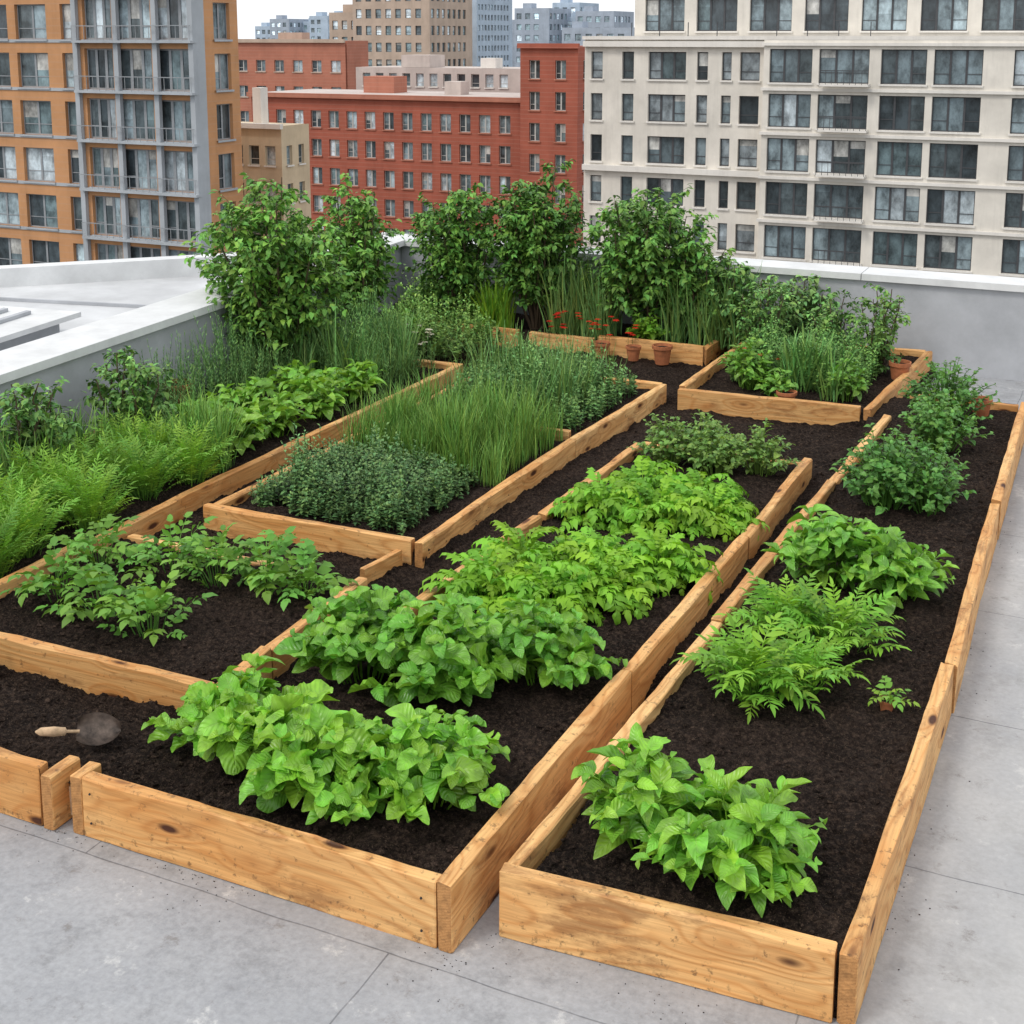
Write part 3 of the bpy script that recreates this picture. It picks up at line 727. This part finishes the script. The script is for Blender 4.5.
def facade(mb,o,d,W,z0,z1,ss,zs,rec=.3,mull=1,fr=.08,pane=1.0,sill=True,tint=1.0,balc=None):
    ox,oy=o; nx,ny=d[1],-d[0]
    def P(s,z,q=0): return (ox+d[0]*s+nx*q, oy+d[1]*s+ny*q, z)
    cs=[0]; 
    for a,b in ss: cs+= [a,b]
    cs.append(W); cz=[z0]
    for a,b in zs: cz+=[a,b]
    cz.append(z1)
    for i in range(len(cs)-1):
        for j in range(len(cz)-1):
            a,b,c,e=cs[i],cs[i+1],cz[j],cz[j+1]
            if b-a<1e-6 or e-c<1e-6: continue
            if i%2==1 and j%2==1:
                r=-rec
                mb.quad(P(a,c),P(a,e),P(a,e,r),P(a,c,r),0); mb.quad(P(b,c),P(b,c,r),P(b,e,r),P(b,e),0)
                mb.quad(P(a,c),P(a,c,r),P(b,c,r),P(b,c),0); mb.quad(P(a,e),P(b,e),P(b,e,r),P(a,e,r),0)
                n=max(1,round((b-a)/pane)); w=(b-a)/n
                base=random.choice(GL)
                for k in range(n):
                    g=random.choice(GL) if random.random()<.5 else base; q_=tint*U(.8,1.2); g=tuple(x*q_ for x in g)
                    zz=e-(e-c)*random.choice((0,0,0,0,.25,.5))
                    mb.quad(P(a+k*w,c,r+.01),P(a+(k+1)*w,c,r+.01),P(a+(k+1)*w,zz,r+.01),P(a+k*w,zz,r+.01),1,g)
                    if zz<e-.01: mb.quad(P(a+k*w,zz,r+.01),P(a+(k+1)*w,zz,r+.01),P(a+(k+1)*w,e,r+.01),P(a+k*w,e,r+.01),1,(.42,.42,.40) if random.random()<.4 else tuple(x*1.4 for x in g))
                    for (p,q,u,v) in ((a+k*w,a+k*w+fr,c,e),(a+(k+1)*w-fr,a+(k+1)*w,c,e)):
                        mb.quad(P(p,u,r+.06),P(q,u,r+.06),P(q,v,r+.06),P(p,v,r+.06),2)
                    bars=[(c,c+fr),(e-fr,e)]
                    if w>1.05 or k%2==0: bars.append((c+(e-c)*.3,c+(e-c)*.3+fr*.7))
                    for (u,v) in bars:
                        mb.quad(P(a+k*w+fr,u,r+.055),P(a+(k+1)*w-fr,u,r+.055),P(a+(k+1)*w-fr,v,r+.055),P(a+k*w+fr,v,r+.055),2)
                if sill:
                    mb.quad(P(a-.1,c-.12,.12),P(b+.1,c-.12,.12),P(b+.1,c,.12),P(a-.1,c,.12),3); mb.quad(P(a-.1,c,.12),P(b+.1,c,.12),P(b+.1,c,-.02),P(a-.1,c,-.02),3)
            else: mb.quad(P(a,c),P(b,c),P(b,e),P(a,e),0)
def ledge(mb,x0,x1,y,z,h=.35,pr=.35,m=3): mb.box(x0,x1,y-pr,y-.003,z,z+h,m)
M_fw=mat_plain('frame_white',(.5,.5,.48),.6,.05); M_fd=mat_plain('frame_dark',(.07,.072,.078),.5,.1); M_fg=mat_plain('frame_grey',(.30,.32,.34),.5,.1)
W_cream=mat_wall('cream_stone',(.74,.70,.63)); W_trim=mat_wall('trim_stone',(.77,.74,.69),False,.06)
W_orange=mat_wall('orange_brick',(.56,.29,.14),True); W_red=mat_wall('red_brick',(.39,.115,.075),True); W_red2=mat_wall('red_brick_b',(.45,.18,.12),True)
W_beige=mat_wall('beige_stone',(.50,.39,.31)); W_yel=mat_wall('yellow_render',(.64,.52,.36)); W_grey=mat_wall('grey_panel',(.42,.45,.48))
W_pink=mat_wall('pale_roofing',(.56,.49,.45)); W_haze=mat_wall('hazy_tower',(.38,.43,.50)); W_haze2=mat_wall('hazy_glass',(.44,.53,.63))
def floors(top,n,st=3.0,h=1.95,first=.75): 
    return sorted([(top-first-h-k*st,top-first-k*st) for k in range(n)])
mb=MB(); X0=-37.2; Y=92.
zs=floors(2.6,12)
def rel(l): return [(a-X0,b-X0) for a,b in l]
facade(mb,(X0,Y),(1,0),13.6,-40,2.7,rel([(-36.7,-35.8),(-34.3,-33.4),(-32.3,-29.5),(-28.7,-27.9),(-26.9,-26.2),(-25.6,-24.2)]),zs,mull=2)
for z in (2.2,-6.75): ledge(mb,X0,-23.6,Y,z+.0,.4,.4)
mb.box(X0,10,Y+.4,Y+22,-40,2.68,0)
xs=[];x=-23.2; pat=[2.9,3.3,2.9,3.0]; i=0
while x<13:
    w=pat[i%4]; xs.append((x,x+w)); x+=w+(.45,.75)[i%2]+(1.1 if i%4==3 else 0); i+=1
facade(mb,(-23.6,Y-1.3),(1,0),38,-40,2.7,[(a+23.6,b+23.6) for a,b in xs if b<14],floors(2.6,12,3.0,2.25,.5),pane=.98,tint=1.5,fr=.07)
facade(mb,(-23.6+38,Y-1.3),(0,1),1.3,-40,2.7,[],[])
mb.quad((-23.6,Y,-40),(-23.6,Y-1.3,-40),(-23.6,Y-1.3,2.7),(-23.6,Y,2.7),0)
for k in range(12):
    z=2.3-3.0*k
    ledge(mb,-23.7,14.5,Y-1.3,z+.02,.2,.2)
    for xb in (-19.6,-5.2,2.1):
        mb.box(xb,xb+3.2,Y-2.2,Y-1.53,z-2.62,z-2.50,3)
        mb.box(xb,xb+3.2,Y-2.2,Y-2.16,z-1.62,z-1.56,2)
        for q in range(9): mb.box(xb+.395*q,xb+.395*q+.03,Y-2.19,Y-2.17,z-2.50,z-1.62,2)
facade(mb,(-34.3,Y+2.5),(1,0),50,2.72,9,[(.8+k*3.9,.8+k*3.9+3.0) for k in range(12)],[(3.3,5.6),(6.4,8.3)],pane=1.0,tint=1.8,fr=.07)
mb.box(-34.3,15.6,Y+2.9,Y+20,2.7,9.0,0); ledge(mb,-34.6,16,Y+2.5,9.0,.4,.5)
mb.box(-37.3,14.6,Y-.3,Y+2.4,2.705,2.95,3)
for k in range(9):
    if k!=4: mb.box(-33.6+2.1*k,-33.55+2.1*k,Y-.1,Y-.05,2.95,3.9,2)
mb.build('apartment_block',[W_cream,M_glass,M_fd,W_trim])
mb=MB(); Y=66.; zs=floors(8.6,16,3.05,2.2,.6)
facade(mb,(-90,Y),(1,0),29.9,-40,9,[(a,a+2.6) for a in (8.5,12.5,16.5,20.5)]+[(23.8,26.4),(27.6,28.7)],zs,tint=2.2,pane=1.3)
facade(mb,(-60.1,Y-.9),(1,0),8.9,-40,9,[(.35,2.6),(2.95,5.6),(5.95,8.5)],floors(8.6,16,3.05,2.5,.3),tint=2.0,pane=.85,fr=.10)
mb.quad((-51.2,Y-.9,-40),(-51.2,Y,-40),(-51.2,Y,9),(-51.2,Y-.9,9),3); mb.quad((-60.1,Y,-40),(-60.1,Y-.9,-40),(-60.1,Y-.9,9),(-60.1,Y,9),3)
facade(mb,(-51.2,Y),(0,1),3.3,-40,9,[(.9,2.5)],zs,tint=2)
mb.box(-80,-51.5,Y+.4,Y+3.2,-40,8.98,0); mb.box(-90,-60.5,Y+3.2,Y+15,-40,8.9,0)
for k in range(16):
    z=8.55-3.05*k; mb.box(-60.2,-51.1,Y-1.5,Y-.93,z-2.95,z-2.8,3)
    mb.box(-60.2,-51.1,Y-1.48,Y-1.44,z-1.95,z-1.9,2)
    for q in range(19): mb.box(-60.2+.5*q,-60.17+.5*q,Y-1.47,Y-1.45,z-2.8,z-1.95,2)
    mb.box(-90,-60.5,Y-.06,Y-.003,z-2.95,z-2.75,3)
for x in (-60.4,-57.2,-54.2,-51.5): mb.box(x,x+.35,Y-1.2,Y-.92,-40,9,3)
mb.build('apartment_tower',[W_orange,M_glass,M_fg,W_grey])
mb=MB(); Y=128.
facade(mb,(-93,Y),(1,0),34.5,-40,-3.6,[(1.0+k*2.35,1.0+k*2.35+1.35) for k in range(14)],floors(-4.6,10,3.2,1.9,.7),tint=2.2,pane=.7)
mb.box(-93,-58.5,Y+.35,Y+13,-40,-3.62,0); ledge(mb,-93.3,-58.5,Y,-3.9,.5,.5)
facade(mb,(-58.5,Y-1),(1,0),6.4,-40,1.9,[(1.0,2.2),(3.9,5.1)],floors(1.4,12,3.2,1.9,.9),tint=1.8,pane=.7)
facade(mb,(-52.1,Y-1),(0,1),13,-40,1.9,[(1.5+k*3,2.7+k*3) for k in range(4)],floors(1.4,12,3.2,1.9,.9),tint=1.8)
mb.box(-58.5,-52.4,Y-.65,Y+12,-40,1.88,0); ledge(mb,-58.7,-51.9,Y-1,1.7,.5,.4,0)
mb.box(-92.5,-58.6,Y+.2,Y+12,-3.6,-3.45,4); mb.box(-81,-77,Y+5,Y+8,-3.45,-1.6,3); mb.box(-70,-68,Y+4,Y+6,-3.45,-2,4)
mb.build('brick_building',[W_red,M_glass,M_fw,W_red2,W_pink])
mb=MB(); Y=146.
facade(mb,(-90,Y),(1,0),24,-40,-.9,[(1+k*1.9,2.1+k*1.9) for k in range(11)],[(-3.2,-1.6)],tint=2)
mb.box(-90,-66,Y+.4,Y+9,-40,-.92,0); mb.box(-84,-80,Y+1,Y+5,-.9,.6,0); mb.box(-73,-71,Y+1,Y+3,-.9,.3,3)
mb.build('brick_building',[W_pink,M_glass,M_fw,W_trim])
mb=MB(); Y=158.
facade(mb,(-122,Y),(1,0),23,-40,2.3,[(2+k*3.1,3.6+k*3.1) for k in range(7)],floors(1.2,10,3.6,1.6,1.6),tint=2)
mb.box(-122,-99,Y+.4,Y+6,-40,2.28,0); ledge(mb,-122,-99,Y,2.0,.5,.4); mb.box(-112,-108,Y+3,Y+5,2.3,3.4,3)
mb.build('brick_building',[W_red2,M_glass,M_fw,W_beige])
mb=MB(); Y=90.
facade(mb,(-70,Y),(1,0),7.4,-40,-4.2,[(1+k*1.6,2+k*1.6) for k in range(4)],floors(-4.9,8,3.1,1.6,.9),tint=1.6)
facade(mb,(-62.6,Y),(0,1),4,-40,-4.2,[(.7,1.5),(2.4,3.2)],floors(-4.9,8,3.1,1.6,.9),tint=1.6)
mb.box(-70,-63,Y+.4,Y+4,-40,-4.22,0); ledge(mb,-70.2,-62.4,Y,-4.4,.4,.4)
mb.box(-66,-65.2,Y+1,Y+2,-4.2,-1.2,3); mb.build('rendered_house',[W_yel,M_glass,M_fw,W_trim])
def tower(name,x0,x1,y,z,mats,pitch=2.6,st=3.4,t=2.,dep=18):
    mb=MB(); n=int((x1-x0-.8)/pitch)
    facade(mb,(x0,y),(1,0),x1-x0,-40,z,[(.7+k*pitch,.7+k*pitch+pitch*.58) for k in range(n)],floors(z-.8,int((z+6)/st)+2,st,st*.55,.8),sill=False,tint=t,rec=.3,pane=2)
    facade(mb,(x1,y),(0,1),dep,-40,z,[(.7+k*pitch,.7+k*pitch+pitch*.58) for k in range(int((dep-1)/pitch))],floors(z-.8,int((z+6)/st)+2,st,st*.55,.8),sill=False,tint=t,rec=.3,pane=2)
    mb.box(x0,x1-.4,y+.4,y+dep,-40,z-.02,0); mb.box(x0+2,x0+5,y+2,y+6,z,z+1.6,0); mb.build(name,mats)
B=[W_beige,M_glass,M_fd,W_trim]
tower('office_tower',-141,-124,228,16,B,2.2,3.2,2.8); tower('office_tower',-149,-140,232,7.5,B,2.2,3.2,2.8)
tower('office_tower',-139,-131,262,20,[W_haze2,M_glass,M_fw,W_trim],1.6,2.2,3.)
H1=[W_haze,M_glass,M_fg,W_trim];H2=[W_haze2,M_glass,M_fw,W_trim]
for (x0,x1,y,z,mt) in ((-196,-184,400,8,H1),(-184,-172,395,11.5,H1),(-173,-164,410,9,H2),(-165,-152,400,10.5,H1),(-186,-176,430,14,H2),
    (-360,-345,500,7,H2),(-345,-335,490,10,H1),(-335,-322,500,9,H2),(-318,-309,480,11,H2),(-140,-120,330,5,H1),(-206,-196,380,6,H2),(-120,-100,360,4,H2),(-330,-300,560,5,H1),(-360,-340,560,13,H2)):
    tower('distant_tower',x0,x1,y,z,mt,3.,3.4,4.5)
m_g=mat_plain('city_ground',(.12,.125,.12),.9,.3,.05,.1)
mb=MB(); S=4000; mb.quad((-S,-S,-40.05),(S,-S,-40.05),(S,S,-40.05),(-S,S,-40.05)); mb.build('ground',[m_g])

# ------------------------------------------------------------------ light, sky, camera
w=bpy.data.worlds.new('World'); scene.world=w; w.use_nodes=True; nt=w.node_tree; nt.nodes.clear(); N=NT(nt)
SE,SR=math.radians(52),math.radians(-150)
sky=N.n('ShaderNodeTexSky',sky_type='NISHITA'); sky.sun_disc=False; sky.sun_elevation=SE; sky.sun_rotation=SR; sky.dust_density=3
b1=N.n('ShaderNodeBackground'); nt.links.new(sky.outputs[0],b1.inputs[0]); b1.inputs[1].default_value=.10
tc=N.n('ShaderNodeTexCoord'); cl=N.noise(tc.outputs['Generated'],3.0,5,.6)
cc=N.mix(cl,(.86,.89,.94),(1.0,1.0,1.0))
b2=N.n('ShaderNodeBackground'); nt.links.new(cc,b2.inputs[0]); b2.inputs[1].default_value=1.42
mx=N.n('ShaderNodeMixShader'); mx.inputs[0].default_value=.8
nt.links.new(b1.outputs[0],mx.inputs[1]); nt.links.new(b2.outputs[0],mx.inputs[2])
ow=N.n('ShaderNodeOutputWorld'); nt.links.new(mx.outputs[0],ow.inputs[0])
sl=bpy.data.lights.new('sun','SUN'); sl.energy=1.35; sl.angle=math.radians(15); sl.color=(1,.95,.87)
so=link(bpy.data.objects.new('sun',sl))
sd=Vector((math.sin(SR)*math.cos(SE),math.cos(SR)*math.cos(SE),math.sin(SE)))
so.rotation_euler=sd.to_track_quat('Z','Y').to_euler()
cam=bpy.data.cameras.new('camera'); co=link(bpy.data.objects.new('camera',cam)); scene.camera=co
cam.sensor_width=36; cam.lens=1342/1024*36; cam.shift_y=-(512-272)/1024; cam.clip_end=9000; cam.clip_start=.05
co.location=(0,0,3); co.rotation_euler=(math.radians(80),0,math.atan(638/1363))
scene.view_settings.view_transform='Standard'; scene.view_settings.look='None'; scene.view_settings.exposure=0
